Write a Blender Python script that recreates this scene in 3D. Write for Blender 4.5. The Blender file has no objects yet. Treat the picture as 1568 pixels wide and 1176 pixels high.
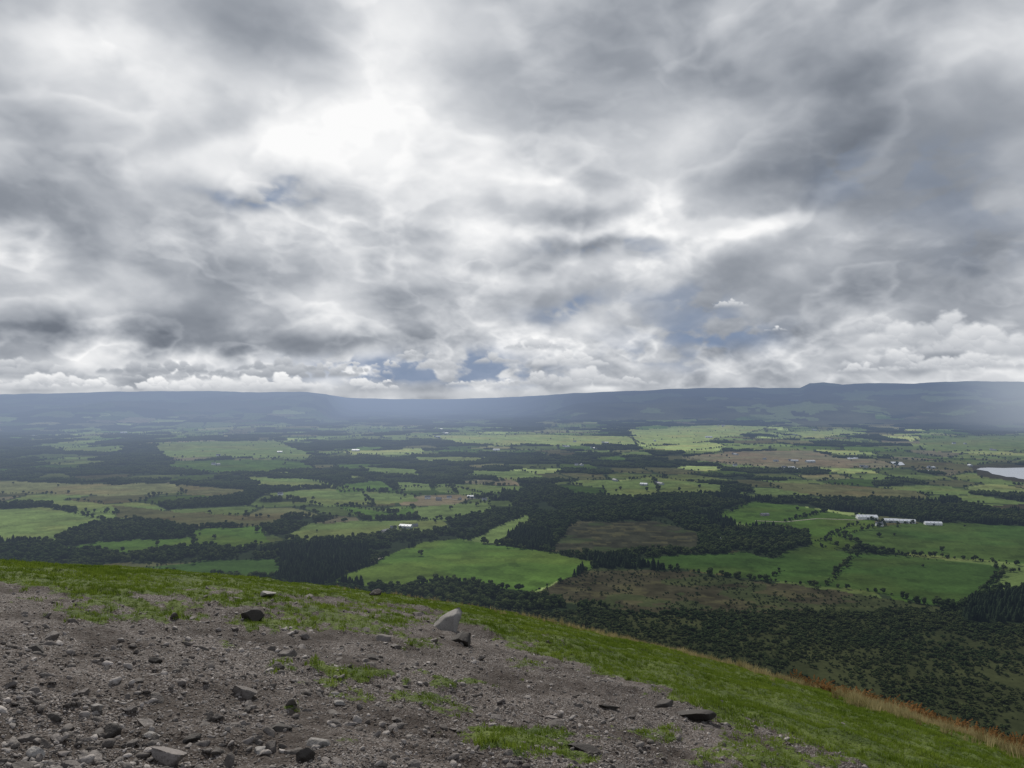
import bpy, math, numpy as np
from mathutils import Vector
rng=np.random.default_rng(7)
H=300.0; F=1184.0; CX=784.0; HY=605.0
scene=bpy.context.scene
root=scene.collection

# ------------------------------------------------------------ numpy noise
_tr=np.random.default_rng(99); PT=_tr.permutation(4096).astype(np.int32); PV=_tr.random(4096).astype(np.float32)
PC=np.cos(PV*2*np.pi)*1.4; PS=np.sin(PV*2*np.pi)*1.4
def _hi(ix,iy,s): return (ix+PT[(iy+(s*57+11)%4096)&4095]+s*131)&4095
def _h(ix,iy,s): return PV[PT[_hi(ix.astype(np.int32),iy.astype(np.int32),s)]].astype(float)
def vn(x,y,s=0):
    fx=np.floor(x); fy=np.floor(y); ix=fx.astype(np.int32); iy=fy.astype(np.int32); fx=x-fx; fy=y-fy
    fx=fx*fx*(3-2*fx); fy=fy*fy*(3-2*fy)
    q=lambda a,b: PV[PT[_hi(ix+a,iy+b,s)]]
    return (q(0,0)*(1-fx)+q(1,0)*fx)*(1-fy)+(q(0,1)*(1-fx)+q(1,1)*fx)*fy
def fbm(x,y,s=0,o=4,g=.5):
    t=0;a=1;n=0
    for i in range(o):
        t=t+a*vn(x*2**i+i*17.3,y*2**i-i*9.1,s+i*31); n+=a; a*=g
    return t/n
def gn(x,y,s=0):
    x=np.asarray(x,np.float32); y=np.asarray(y,np.float32)
    fx=np.floor(x); fy=np.floor(y); ix=fx.astype(np.int32); iy=fy.astype(np.int32); fx=x-fx; fy=y-fy
    u=fx**3*(fx*(fx*6-15)+10); v=fy**3*(fy*(fy*6-15)+10)
    def g(a,b):
        h=PT[_hi(ix+a,iy+b,s)]; return PC[h]*(fx-a)+PS[h]*(fy-b)
    return ((g(0,0)*(1-u)+g(1,0)*u)*(1-v)+(g(0,1)*(1-u)+g(1,1)*u)*v)
def gf(x,y,s=0,o=6,g=.5,bil=False):
    t=0;a=1;n=0
    for i in range(o):
        c,sn=math.cos(i*.7),math.sin(i*.7); k=2.03**i
        q=gn((x*c-y*sn)*k+i*7.7,(x*sn+y*c)*k-i*3.1,s+i*13)
        t=t+a*(np.abs(q)*2 if bil else q); n+=a; a*=g
    return t/n
def sst(a,b,x):
    t=np.clip((x-a)/(b-a),0,1); return t*t*(3-2*t)

# ------------------------------------------------------------ node helpers
class NT:
    def __init__(s,t): s.t=t; s.n=t.nodes; s.l=t.links
    def put(s,sock,v):
        if isinstance(v,bpy.types.NodeSocket): s.l.new(v,sock)
        elif v is not None: sock.default_value=v
    def m(s,op,a,b=None,c=None,clamp=False):
        n=s.n.new('ShaderNodeMath'); n.operation=op; n.use_clamp=clamp
        for i,v in enumerate((a,b,c)):
            if v is not None: s.put(n.inputs[i],v)
        return n.outputs[0]
    def v(s,op,a,b=None,c=None):
        n=s.n.new('ShaderNodeVectorMath'); n.operation=op
        for i,x in enumerate((a,b,c)):
            if x is not None: s.put(n.inputs[i],x)
        return n.outputs['Value'] if op in('DOT_PRODUCT','LENGTH') else n.outputs[0]
    def noise(s,vec,scale,detail=4,rough=.5,dist=0):
        n=s.n.new('ShaderNodeTexNoise')
        s.put(n.inputs['Vector'],vec); n.inputs['Scale'].default_value=scale
        n.inputs['Detail'].default_value=detail; n.inputs['Roughness'].default_value=rough
        n.inputs['Distortion'].default_value=dist
        return n.outputs['Fac']
    def mix(s,f,a,b):
        n=s.n.new('ShaderNodeMix'); n.data_type='RGBA'
        s.put(n.inputs[0],f); s.put(n.inputs[6],a); s.put(n.inputs[7],b); return n.outputs[2]
    def mr(s,x,a,b,c=0,d=1,smooth=False):
        n=s.n.new('ShaderNodeMapRange'); s.put(n.inputs[0],x)
        if smooth: n.interpolation_type='SMOOTHSTEP'
        for i,q in enumerate((a,b,c,d)): n.inputs[i+1].default_value=q
        return n.outputs[0]
def newmat(name):
    m=bpy.data.materials.new(name); m.use_nodes=True; m.node_tree.nodes.clear(); return m,NT(m.node_tree)
def pos(t): return t.n.new('ShaderNodeNewGeometry').outputs['Position']
def finish(m,t,sh,haze=True):
    o=t.n.new('ShaderNodeOutputMaterial')
    if haze:      # aerial perspective painted as haze glow: distance from the viewpoint hill, in world units
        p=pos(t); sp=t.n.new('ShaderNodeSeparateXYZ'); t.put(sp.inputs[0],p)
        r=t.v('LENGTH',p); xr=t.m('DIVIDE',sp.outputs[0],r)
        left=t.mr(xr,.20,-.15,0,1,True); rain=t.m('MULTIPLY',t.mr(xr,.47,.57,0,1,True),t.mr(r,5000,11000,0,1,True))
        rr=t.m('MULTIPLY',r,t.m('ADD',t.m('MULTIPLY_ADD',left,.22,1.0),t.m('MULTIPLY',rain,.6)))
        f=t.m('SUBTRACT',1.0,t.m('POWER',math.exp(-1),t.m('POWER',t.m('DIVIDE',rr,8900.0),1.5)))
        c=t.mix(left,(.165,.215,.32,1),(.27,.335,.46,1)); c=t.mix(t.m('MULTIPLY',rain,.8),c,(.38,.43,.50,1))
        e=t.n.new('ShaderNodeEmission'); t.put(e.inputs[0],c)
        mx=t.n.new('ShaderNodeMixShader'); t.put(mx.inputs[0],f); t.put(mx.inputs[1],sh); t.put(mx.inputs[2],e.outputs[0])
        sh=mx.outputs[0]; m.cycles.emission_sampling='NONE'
    t.put(o.inputs[0],sh); return m
def princ(t,col,rough=.9,normal=None,spec=.2):
    b=t.n.new('ShaderNodeBsdfPrincipled'); t.put(b.inputs['Base Color'],col); t.put(b.inputs['Roughness'],rough)
    b.inputs['Specular IOR Level'].default_value=spec
    if normal is not None: t.put(b.inputs['Normal'],normal)
    return b.outputs[0]
def diff(t,col):
    b=t.n.new('ShaderNodeBsdfDiffuse'); t.put(b.inputs[0],col); return b.outputs[0]
def bump(t,h,strength,dist):
    b=t.n.new('ShaderNodeBump'); t.put(b.inputs['Height'],h); b.inputs['Strength'].default_value=strength; b.inputs['Distance'].default_value=dist
    return b.outputs[0]
def attr(t,name):
    a=t.n.new('ShaderNodeAttribute'); a.attribute_name=name; return a

# ------------------------------------------------------------ mesh helpers
def mesh_np(name,co,faces,mat=None,smooth=False,link=True):
    me=bpy.data.meshes.new(name); co=np.asarray(co,dtype=np.float32)
    if isinstance(faces,np.ndarray):
        k=faces.shape[1]; nf=len(faces)
        me.vertices.add(len(co)); me.vertices.foreach_set('co',co.ravel())
        me.loops.add(nf*k); me.loops.foreach_set('vertex_index',faces.astype(np.int32).ravel())
        me.polygons.add(nf); me.polygons.foreach_set('loop_start',np.arange(0,nf*k,k,dtype=np.int32))
        me.update(calc_edges=True)
    else: me.from_pydata([tuple(map(float,c)) for c in co],[],faces); me.update()
    if smooth: me.polygons.foreach_set('use_smooth',np.ones(len(me.polygons),dtype=bool))
    if mat: me.materials.append(mat)
    ob=bpy.data.objects.new(name,me)
    if link: root.objects.link(ob)
    return ob
def polar(az,rr):
    A,R=np.meshgrid(az,rr); return np.sin(A)*R,np.cos(A)*R
def grid_faces(nr,nc,wrap=True):
    i=np.arange(nr-1)[:,None]*nc; j=np.arange(nc if wrap else nc-1)[None,:]; j2=(j+1)%nc
    return np.stack([i+j,i+j2,i+nc+j2,i+nc+j],-1).reshape(-1,4)[:,::-1]
def azimuths(n,half,rest):
    a=np.radians(np.linspace(-half,half,n)); b=np.radians(np.linspace(half,360-half,rest+2)[1:-1])
    return np.concatenate([a,b])
def setcol(ob,name,col):
    a=ob.data.attributes.new(name,'FLOAT_COLOR','POINT')
    a.data.foreach_set('color',np.concatenate([col,np.ones((len(col),1))],1).astype(np.float32).ravel())

# ------------------------------------------------------------ valley relief
RID=np.array([(-900,600),(-300,603),(0,604),(100,602),(200,600),(300,599),(400,601),(470,600),(500,604),(530,613),(600,617),(700,617),(790,611),(830,606),(880,602),(930,600),(985,598),(1040,595),(1140,594),(1225,595),(1240,588),(1262,587),(1290,590),(1330,588),(1400,589),(1480,586),(1568,588),(2400,590)],float)
LAKE=(0.66*2960,2960.)
def zval(X,Y):
    r=np.hypot(X,Y); az=np.arctan2(X,Y); ac=np.clip(az,-1.2,1.2)
    px=CX+F*np.tan(ac)
    und=(fbm(X/700,Y/500,3,3)-.5)*np.clip((r-700)/150,0,60)
    und*=sst(550,1000,np.hypot(X-LAKE[0],Y-LAKE[1]))
    yt=np.interp(px,RID[:,0],RID[:,1])+(fbm(px/25,px*0,5,3)-.5)*1.8
    R=np.interp(px,[500,545,760,880],[12500,19000,19000,13500])
    top=H+(HY-yt)*R/F
    r0=np.interp(px,[480,560,780,900],[7800,12500,12000,8400])
    s=np.clip((r-r0)/(R-r0),0,1); S=s**1.5*(1.9-.9*s)
    g=(fbm(X/900,Y/900,9,4)-.5); g2=np.abs(fbm(X/500,Y/700,10,4)-.5)
    fr=np.exp(-((r-10300)/800.)**2)*np.interp(px,[-200,200,470,600,760,900,1568],[40,60,20,0,0,60,90])*(.5+fbm(X/1500,Y/3000,15,3))
    z=und*(1-s)+top*S+(g*260-g2*240)*S*(1-s)*2+fr*(1-S)
    return z

# ------------------------------------------------------------ land cover
G=(.058,.104,.020);G2=(.040,.076,.018);L=(.110,.155,.048);LL=(.26,.33,.115);O=(.082,.084,.036);T=(.155,.145,.085);B=(.038,.035,.020);P=(.035,.036,.022)  # LL: pasture with the sunlit belt's brightness put into its colour
Y_=(.14,.15,.066); W='w'; K='k'; MIX='m'
polys=[
(MIX,[(-400,700),(900,705),(2000,712),(2000,935),(-400,935)]),
(W,[(380,838),(520,806),(640,818),(800,790),(900,795),(1090,784),(1120,850),(900,860),(740,826),(560,868),(500,900),(380,900)]),
(W,[(500,896),(700,890),(830,906),(960,940),(1700,935),(1700,1000),(500,960)]),
(W,[(760,752),(1000,763),(1400,766),(1700,790),(1700,812),(1500,802),(1400,795),(1150,768),(1080,790),(880,796),(800,785)]),
(W,[(-100,840),(430,842),(430,860),(-100,862)]),
(G,[(495,892),(535,876),(570,862),(612,842),(650,828),(705,824),(760,834),(835,843),(880,852),(916,858),(905,870),(868,886),(820,906),(760,900),(690,888),(600,900)]),
(G2,[(945,857),(1040,849),(1120,846),(1236,834),(1300,846),(1390,853),(1535,868),(1508,900),(1472,926),(1420,922),(1345,906),(1265,897),(1150,886),(1010,868)]),
(G2,[(1285,822),(1330,808),(1390,802),(1480,800),(1700,812),(1700,870),(1568,862),(1430,851),(1330,842)]),
(G,[(1095,793),(1150,770),(1215,774),(1262,783),(1335,797),(1352,806),(1300,816),(1262,829),(1215,814),(1150,806)]),
(L,[(1512,902),(1535,874),(1700,878),(1700,905)]),
(B,[(815,912),(865,888),(912,868),(1000,870),(1150,890),(1270,901),(1400,920),(1445,928),(1450,948),(1250,950),(1100,942),(960,938)]),
(P,[(838,842),(862,815),(882,797),(930,800),(1000,797),(1070,815),(1073,835),(1062,845),(985,842),(920,848)]),
(L,[(712,828),(762,806),(806,789),(813,797),(790,812),(770,832)]),
(L,[(-200,783),(75,778),(132,790),(180,783),(178,800),(110,812),(85,829),(-200,834)]),
(Y_,[(-200,740),(30,736),(130,742),(272,740),(282,753),(180,760),(75,756),(-200,756)]),
(L,[(75,765),(150,769),(178,777),(160,786),(80,779)]),
(O,[(175,774),(260,782),(380,790),(482,795),(440,806),(300,808),(182,793)]),
(G,[(298,812),(400,806),(413,830),(360,838),(300,838)]),
(G,[(80,842),(160,830),(298,822),(300,840),(200,846)]),
(L,[(436,822),(470,803),(560,797),(640,800),(590,818),(480,827)]),
(G2,[(225,868),(330,858),(425,854),(430,884),(300,880)]),
(L,[(370,730),(480,733),(525,744),(400,745)]),
(L,[(405,754),(500,746),(635,757),(640,768),(505,776)]),
(G,[(512,772),(600,786),(632,775),(640,792),(560,794)]),
(L,[(662,739),(800,744),(806,750),(720,759),(672,752)]),
(L,[(602,736),(658,740),(662,750),(620,751)]),
(G,[(512,742),(585,735),(606,750),(522,752)]),
(L,[(630,778),(748,769),(757,785),(700,796),(642,796)]),
(L,[(550,714),(638,719),(645,731),(560,723)]),
(L,[(630,700),(755,700),(722,708),(642,706)]),
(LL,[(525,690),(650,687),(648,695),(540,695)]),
(L,[(705,721),(800,722),(835,731),(790,736),(722,728)]),
(L,[(922,742),(1000,729),(1108,744),(1102,757),(1010,758),(932,763)]),
(T,[(1045,700),(1130,690),(1240,688),(1290,700),(1370,704),(1375,716),(1200,716),(1080,706)]),
(O,[(1172,738),(1260,741),(1400,750),(1425,762),(1290,765),(1200,752)]),
(O,[(1330,700),(1500,712),(1490,722),(1380,715)]),
(B,[(1500,775),(1700,765),(1700,788),(1540,782)]),
(L,[(235,680),(420,674),(482,697),(470,702),(252,702)]),
(G,[(250,706),(465,705),(482,717),(350,725),(262,717)]),
(L,[(90,685),(190,684),(188,692),(100,691)]),
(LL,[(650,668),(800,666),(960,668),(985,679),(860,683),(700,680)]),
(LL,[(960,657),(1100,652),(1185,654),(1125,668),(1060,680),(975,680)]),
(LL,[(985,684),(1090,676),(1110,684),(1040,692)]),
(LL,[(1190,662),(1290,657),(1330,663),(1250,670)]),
(L,[(1400,672),(1568,668),(1600,690),(1430,690)]),
(O,[(270,742),(380,748),(370,757),(290,758)]),
(W,[(86,832),(110,812),(180,799),(250,806),(262,822),(180,830)]),
(W,[(402,812),(440,790),(520,793),(470,803),(436,824)]),
(W,[(780,836),(800,806),(862,800),(842,835)]),
(W,[(1112,840),(1120,812),(1180,806),(1240,820),(1236,836),(1180,852)]),
(W,[(1475,915),(1568,908),(1700,905),(1700,960),(1480,952)]),
(K,[(1480,713),(1700,713),(1760,724),(1680,742),(1560,739),(1500,728)]),
]
CONI=polys[-2][1]
def inpoly(px,py,pts):
    x=np.array([p[0] for p in pts],float); y=np.array([p[1] for p in pts],float)
    ins=np.zeros(px.shape,bool); bb=(px>x.min())&(px<x.max())&(py>y.min())&(py<y.max())
    idx=np.where(bb)[0]
    if len(idx)==0: return ins
    a=px[idx]; b=py[idx]; c=np.zeros(len(idx),bool); n=len(x)
    for i in range(n):
        j=(i-1)%n
        if y[i]==y[j]: continue
        c^=((y[i]>b)!=(y[j]>b))&(a<(x[j]-x[i])*(b-y[i])/(y[j]-y[i])+x[i])
    ins[idx]=c; return ins
def voro(X,Y,s):
    gx=X/s+.35*(fbm(X/600,Y/600,77,2)-.5); gy=Y/s*.85
    ix=np.floor(gx);iy=np.floor(gy)
    f1=np.full(X.shape,9.);f2=np.full(X.shape,9.);rid=np.zeros(X.shape)
    for dx in(-1,0,1):
        for dy in(-1,0,1):
            cx=ix+dx;cy=iy+dy
            d=np.hypot(cx+.15+.7*_h(cx,cy,1)-gx,cy+.15+.7*_h(cx,cy,2)-gy)
            c=d<f1
            f2=np.where(c,f1,np.minimum(f2,d)); rid=np.where(c,_h(cx,cy,5),rid); f1=np.where(c,d,f1)
    return rid,(f2-f1)*s
def cover(X,Y):
    r=np.hypot(X,Y); Yc=np.maximum(Y,100.)
    px0=CX+F*X/Yc; py0=HY+F*H/Yc
    px=px0+(fbm(X/60,Y/60,11,4)-.5)*np.interp(py0,[700,900],[9,24]); py=py0+(fbm(X/60+50,Y/60,12,4)-.5)*np.interp(py0,[640,760,900],[.8,3,11])
    rid,edge=voro(X,Y,np.where(r>7000,300.,np.where(r>4300,240.,180.)))
    big=fbm(X/1300,Y/900,21,3)-.5; med=fbm(X/260,Y/200,22,3)-.5
    pw=np.interp(py,[625,640,655,672,690,705,720,760,800],[.45,.42,.30,.32,.45,.52,.50,.46,.50])+big*1.3
    cls=np.where(rid+med*.7<pw,0,1)
    sub=(rid*7919)%1.0
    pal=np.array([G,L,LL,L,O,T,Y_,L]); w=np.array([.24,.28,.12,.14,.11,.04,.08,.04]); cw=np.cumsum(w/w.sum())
    ci=np.clip(np.searchsorted(cw,sub),0,7)
    col=pal[ci]*(.65+.7*((rid*131.7)%1))[:,None]
    lit=np.interp(py,[640,655,680,695,720],[.9,1.25,1.15,.8,.75])  # sunlit belt and duller nearer land, painted into the field colours
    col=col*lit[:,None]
    hedge=(edge<13)&(cls==1)
    woodcol=np.array((.020,.029,.014))
    for k,(c,pts) in enumerate(polys):
        m=inpoly(px,py,pts)
        if c=='m': continue
        if c=='w': cls[m]=0
        elif c=='k': cls[m]=9; col[m]=np.array(B)
        else:
            cls[m]=2 if c in(B,P) else 1
            col[m]=np.array(c)*(.85+.3*((k*.377)%1))
        hedge[m]=False
    m=(py>935)&~inpoly(px,py,CONI); cls[m]=3; hedge[m]=False
    n=fbm(X/70,Y/70,31,4)
    scol=np.array((.018,.024,.011))[None]*(1-n[:,None])+np.array((.056,.062,.025))[None]*n[:,None]
    col[m]=(scol*.95)[m]
    mo=cls==2; nn=fbm(X/25,Y/25,33,4)
    col[mo]=col[mo]*(.35+1.3*nn[mo,None])
    pale=mo&(fbm(X/45,Y/20,35,3)>.60); col[pale]=col[pale]*.5+np.array((.08,.075,.035))*.5
    grn=mo&(fbm(X/90,Y/50,36,3)>.60); col[grn]=col[grn]*.5+np.array((.035,.055,.018))*.5
    fi=(cls==1); v=fbm(X/120,Y/60,41,4); col[fi]*=(.70+.6*v[fi,None])
    v2=fbm(X/18,Y/18,42,3); col[fi]*=(.84+.32*v2[fi,None])
    ol=np.clip((fbm(X/200,Y/120,44,3)-.5)*3,0,.6)[:,None]; mm=fi&(py>650); col[mm]=col[mm]*(1-ol[mm])+col[mm]*ol[mm]*np.array((1.25,.95,1.0))
    rush=fi&(fbm(X/40,Y/30,43,3)>.63)&(py>700); col[rush]*=.78
    col[cls==0]=woodcol; col[hedge]=woodcol*1.3
    hl=r>np.interp(px,[480,560,780,900],[10300,14500,13500,9000])+(fbm(X/700,Y/700,51,3)-.5)*3500
    hc=np.array((.066,.070,.036))[None]*(.1+1.8*fbm(X/450,Y/450,53,5)[:,None])
    gp_=fbm(X/350,Y/600,54,4)>.60; hc[gp_]=np.array((.15,.19,.08))  # pale green patches: lit ground painted into the hill colour
    col[hl]=hc[hl]; cls[hl]=5; hedge[hl]=False
    return cls,col,hedge,px,py

azs=azimuths(1250,41,70)
rr=np.concatenate([1/np.linspace(1/380,1/8000,620),np.geomspace(8000,38000,230)[1:]])
X,Y=polar(azs,rr); sh=X.shape; Xf=X.ravel();Yf=Y.ravel()
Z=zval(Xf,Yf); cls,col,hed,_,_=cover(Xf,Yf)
mt,t=newmat('valley_land')
c=attr(t,'land').outputs['Color']; p=pos(t)
f=t.m('MULTIPLY',t.mr(t.noise(p,.02,5,.6),.3,.7,.78,1.22),t.mr(t.noise(p,.15,2,.6),.3,.7,.84,1.16))
cc=t.v('SCALE',c); t.put(cc.node.inputs['Scale'],f)
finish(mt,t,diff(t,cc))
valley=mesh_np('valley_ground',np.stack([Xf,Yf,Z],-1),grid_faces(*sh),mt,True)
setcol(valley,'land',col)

# ------------------------------------------------------------ templates
def ico(sub):
    import bmesh
    bm=bmesh.new(); bmesh.ops.create_icosphere(bm,subdivisions=sub,radius=1)
    v=np.array([q.co[:] for q in bm.verts]); f=np.array([[x.index for x in q.verts] for q in bm.faces]); bm.free(); return v,f
I1=ico(1);I2=ico(2);I3=ico(3);I4=ico(4)
def join(parts):
    vs=[];fs=[];o=0
    for v,f in parts: vs.append(v); fs.append(f+o); o+=len(v)
    return np.concatenate(vs),np.concatenate(fs)
def cone(p0,p1,r0,r1,n=6):
    p0=np.array(p0,float);p1=np.array(p1,float); d=p1-p0; d/=np.linalg.norm(d)
    u=np.cross(d,[.3,.9,.1]); u/=np.linalg.norm(u); w=np.cross(d,u)
    a=np.linspace(0,2*np.pi,n,endpoint=False)[:,None]
    v=np.concatenate([p0+r0*(np.cos(a)*u+np.sin(a)*w),p1+r1*(np.cos(a)*u+np.sin(a)*w)])
    f=[]
    for i in range(n):
        j=(i+1)%n; f+=[[i,j,n+j],[i,n+j,n+i]]
    return v,np.array(f)
def leaves(cen,rad,n,s):
    d=rng.normal(size=(n,3)); d/=np.linalg.norm(d,axis=1)[:,None]
    c=cen+d*rad*rng.uniform(.75,1.12,(n,1)); o=rng.normal(size=(n,3,3))*s
    v=(c[:,None,:]+o).reshape(-1,3); return v,np.arange(n*3).reshape(-1,3)
def broadleaf(w=.42,lumps=10,nl=110,bush=False):
    P=[]
    if not bush:
        P.append(cone((0,0,0),(0.01,0,.45),.03,.018))
        for k in range(4):
            a=rng.uniform(0,6.28); P.append(cone((0,0,.25+.04*k),(math.cos(a)*w*.6,math.sin(a)*w*.6,.55+.07*k),.014,.005,5))
    for k in range(lumps):
        a=rng.uniform(0,6.28); q=rng.uniform(0,1)**.6
        zc=rng.uniform(.3,.8) if not bush else rng.uniform(.2,.65)
        rad=w*(1-abs(zc-.5)*1.3)*q*.75; s=rng.uniform(.13,.23)
        c=np.array((math.cos(a)*rad,math.sin(a)*rad,zc))
        v,f=I1; P.append((v*(1+.21*rng.normal(size=(len(v),1)))*s*np.array((1,1,.85))+c,f)); P.append(leaves(c,s*1.1,nl//lumps,.035))
    return join(P)
def conifer():
    P=[cone((0,0,0),(0,0,.95),.022,.004)]; L_=10
    for k in range(L_):
        z=.12+.84*k/L_; R=.24*(1-z)**.75+.015; n=7
        a=np.linspace(0,2*np.pi,n*2,endpoint=False)+rng.uniform(0,1)
        rad=np.where(np.arange(n*2)%2==0,R,R*.6)*rng.uniform(.75,1.25,n*2)
        v=np.concatenate([[[0,0,z+.12]],np.stack([np.cos(a)*rad,np.sin(a)*rad,z-.02+rng.uniform(-.015,.015,n*2)],-1)])
        P.append((v,np.array([[0,1+i,1+(i+1)%(2*n)] for i in range(2*n)])))
    return join(P)
def rock(sub,flat=.6,np_=13,rough=.015,lo=.42,hi=.8):
    v,f=(I1,I2,I3,I4)[sub-1]; v=v.copy()
    for k in range(np_):
        n=rng.normal(size=3); n/=np.linalg.norm(n); d=rng.uniform(lo,hi)
        s=v@n-d; v-=np.where(s>0,s,0)[:,None]*n
    v/=np.abs(v[:,:2]).max()
    v*=np.array((rng.uniform(.9,1.2),rng.uniform(.6,.95),flat*rng.uniform(.8,1.2)))
    v+=((fbm(v[:,0]*3+9,v[:,1]*3+v[:,2]*2,int(rng.integers(50)),3)-.5)*.12)[:,None]*v
    v+=rng.normal(size=v.shape)*rough
    return v,f
def tuft(n=12,h=1.0,spread=.5,wd=.05,lean=.5):
    V=[];Fc=[]
    for i in range(n):
        a=rng.uniform(0,6.28); b=rng.uniform(0,6.28); r=spread*rng.uniform(0,1)**.5
        x,y=r*math.cos(b),r*math.sin(b); hh=h*rng.uniform(.5,1.1); l=lean*rng.uniform(.2,1)*hh
        dx,dy=math.cos(a),math.sin(a); wx,wy=-dy*wd,dx*wd; o=len(V)
        V+=[(x-wx,y-wy,-.1),(x+wx,y+wy,-.1),(x+dx*l*.35-wx*.7,y+dy*l*.35-wy*.7,hh*.6),(x+dx*l*.35+wx*.7,y+dy*l*.35+wy*.7,hh*.6),(x+dx*l,y+dy*l,hh)]
        Fc+=[(o,o+1,o+3),(o,o+3,o+2),(o+2,o+3,o+4)]
    return np.array(V),np.array(Fc)
def frond():
    P=[]
    for k in range(9):
        a=rng.uniform(0,6.28); L0=rng.uniform(.6,1.1); V=[];Fc=[]
        for i in range(8):
            s=i/8; x=s*L0*.7; z=L0*(s*1.1-.55*s*s); w=.16*(1-s)+.02
            for sg in(-1,1):
                o=len(V); V+=[(x,0,z),(x+.05,sg*w,z-.02+rng.uniform(-.03,.03)),(x+.09,0,z+.03)]; Fc.append((o,o+1,o+2))
        V=np.array(V); c,s_=math.cos(a),math.sin(a); V=np.stack([V[:,0]*c-V[:,1]*s_,V[:,0]*s_+V[:,1]*c,V[:,2]],-1)
        P.append((V,np.array(Fc)))
    return join(P)
def collection(name,geos,mat,smooth=False):
    c=bpy.data.collections.new(name+'_set')
    for i,(v,f) in enumerate(geos):
        o=mesh_np(f'{name}_template_{i}',v,f,mat,smooth,link=False); c.objects.link(o)
    return c
def scatter(name,coll,P,scl,idx,tilt=0.0):
    me=bpy.data.meshes.new(name); n=len(P); me.vertices.add(n); me.vertices.foreach_set('co',np.asarray(P,np.float32).ravel())
    rot=np.stack([rng.normal(size=n)*tilt,rng.normal(size=n)*tilt,rng.uniform(0,6.28,n)],-1)
    scl=np.asarray(scl,float)
    if scl.ndim==1: scl=np.repeat(scl[:,None],3,1)
    for nm,ty,ar,key in(('rot','FLOAT_VECTOR',rot,'vector'),('scl','FLOAT_VECTOR',scl,'vector'),('idx','INT',idx,'value')):
        at=me.attributes.new(nm,ty,'POINT'); at.data.foreach_set(key,np.asarray(ar,np.int32 if ty=='INT' else np.float32).ravel())
    me.update(); ob=bpy.data.objects.new(name,me); root.objects.link(ob)
    g=bpy.data.node_groups.new(name+'_nodes','GeometryNodeTree')
    g.interface.new_socket('Geometry',in_out='INPUT',socket_type='NodeSocketGeometry'); g.interface.new_socket('Geometry',in_out='OUTPUT',socket_type='NodeSocketGeometry')
    N=g.nodes; gi=N.new('NodeGroupInput'); go=N.new('NodeGroupOutput'); ip=N.new('GeometryNodeInstanceOnPoints'); ci=N.new('GeometryNodeCollectionInfo')
    ci.inputs['Collection'].default_value=coll; ci.inputs['Separate Children'].default_value=True; ci.inputs['Reset Children'].default_value=True
    ip.inputs['Pick Instance'].default_value=True
    def na(nm,ty):
        q=N.new('GeometryNodeInputNamedAttribute'); q.data_type=ty; q.inputs['Name'].default_value=nm
        return [o for o in q.outputs if o.enabled and o.name=='Attribute'][0]
    lk=g.links.new; lk(gi.outputs[0],ip.inputs['Points']); lk(ci.outputs[0],ip.inputs['Instance'])
    lk(na('idx','INT'),ip.inputs['Instance Index']); lk(na('rot','FLOAT_VECTOR'),ip.inputs['Rotation']); lk(na('scl','FLOAT_VECTOR'),ip.inputs['Scale'])
    lk(ip.outputs[0],go.inputs[0]); md=ob.modifiers.new('scatter','NODES'); md.node_group=g
    return ob

def leafmat(name,c1,c2,c3):
    m,t=newmat(name); oi=t.n.new('ShaderNodeObjectInfo').outputs['Random']; p=pos(t)
    n=t.noise(p,.35,2,.6); f=t.m('ADD',t.m('MULTIPLY',oi,.6),t.mr(n,.3,.7,0,.4))
    c=t.mix(t.mr(t.noise(p,.006,3,.6),.40,.62,0,.75),t.mix(f,c1,c2),t.mix(f,c1,c3))
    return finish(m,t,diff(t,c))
M_b=leafmat('broadleaf_foliage',(.015,.026,.011,1),(.046,.066,.023,1),(.080,.095,.032,1))
M_c=leafmat('conifer_foliage',(.012,.020,.012,1),(.026,.038,.020,1),(.034,.048,.024,1))
M_s=leafmat('scrub_foliage',(.014,.023,.010,1),(.044,.060,.023,1),(.070,.078,.028,1))
C_b=collection('broadleaf',[broadleaf(w=rng.uniform(.36,.5)) for _ in range(7)],M_b)
C_c=collection('conifer',[conifer() for _ in range(4)],M_c)
C_s=collection('bush',[broadleaf(w=.5,lumps=7,nl=60,bush=True) for _ in range(5)],M_s)
def patch():
    P=[]
    for k in range(34):
        a=rng.uniform(0,6.28); q=34*rng.uniform(0,1)**.55; h=rng.uniform(7,14); w=rng.uniform(3.6,6.5); v,f=I1
        P.append((v*(1+.2*rng.normal(size=(len(v),1)))*np.array((w,w,h*.5))+np.array((math.cos(a)*q,math.sin(a)*q,h*.5)),f))
    return join(P)
C_p=collection('patch',[patch() for _ in range(5)],M_b)

def sector(n,r0,r1,half=40):
    r=np.sqrt(rng.uniform(r0*r0,r1*r1,n)); a=np.radians(rng.uniform(-half,half,n)); return np.sin(a)*r,np.cos(a)*r
def place(X,Y): return np.stack([X,Y,zval(X,Y)-.3],-1)
# near woods
x,y=sector(72000,560,2700,37); cl,_,hd,px,py=cover(x,y)
con=(fbm(x/220,y/220,61,2)>.72)|inpoly(px,py,CONI)|((px>425)&(px<565)&(py>838)&(py<900))
wd=cl==0; k=wd&~con&(fbm(x/45,y/45,62,2)>.34)
scatter('broadleaf_woodland',C_b,place(x[k],y[k]),rng.uniform(7,15,k.sum()),rng.integers(0,7,k.sum()))
k=wd&con; s=rng.uniform(9,19,k.sum())
scatter('conifer_plantation',C_c,place(x[k],y[k]),np.stack([s*1.3,s*1.3,s],-1),rng.integers(0,4,k.sum()))
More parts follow.
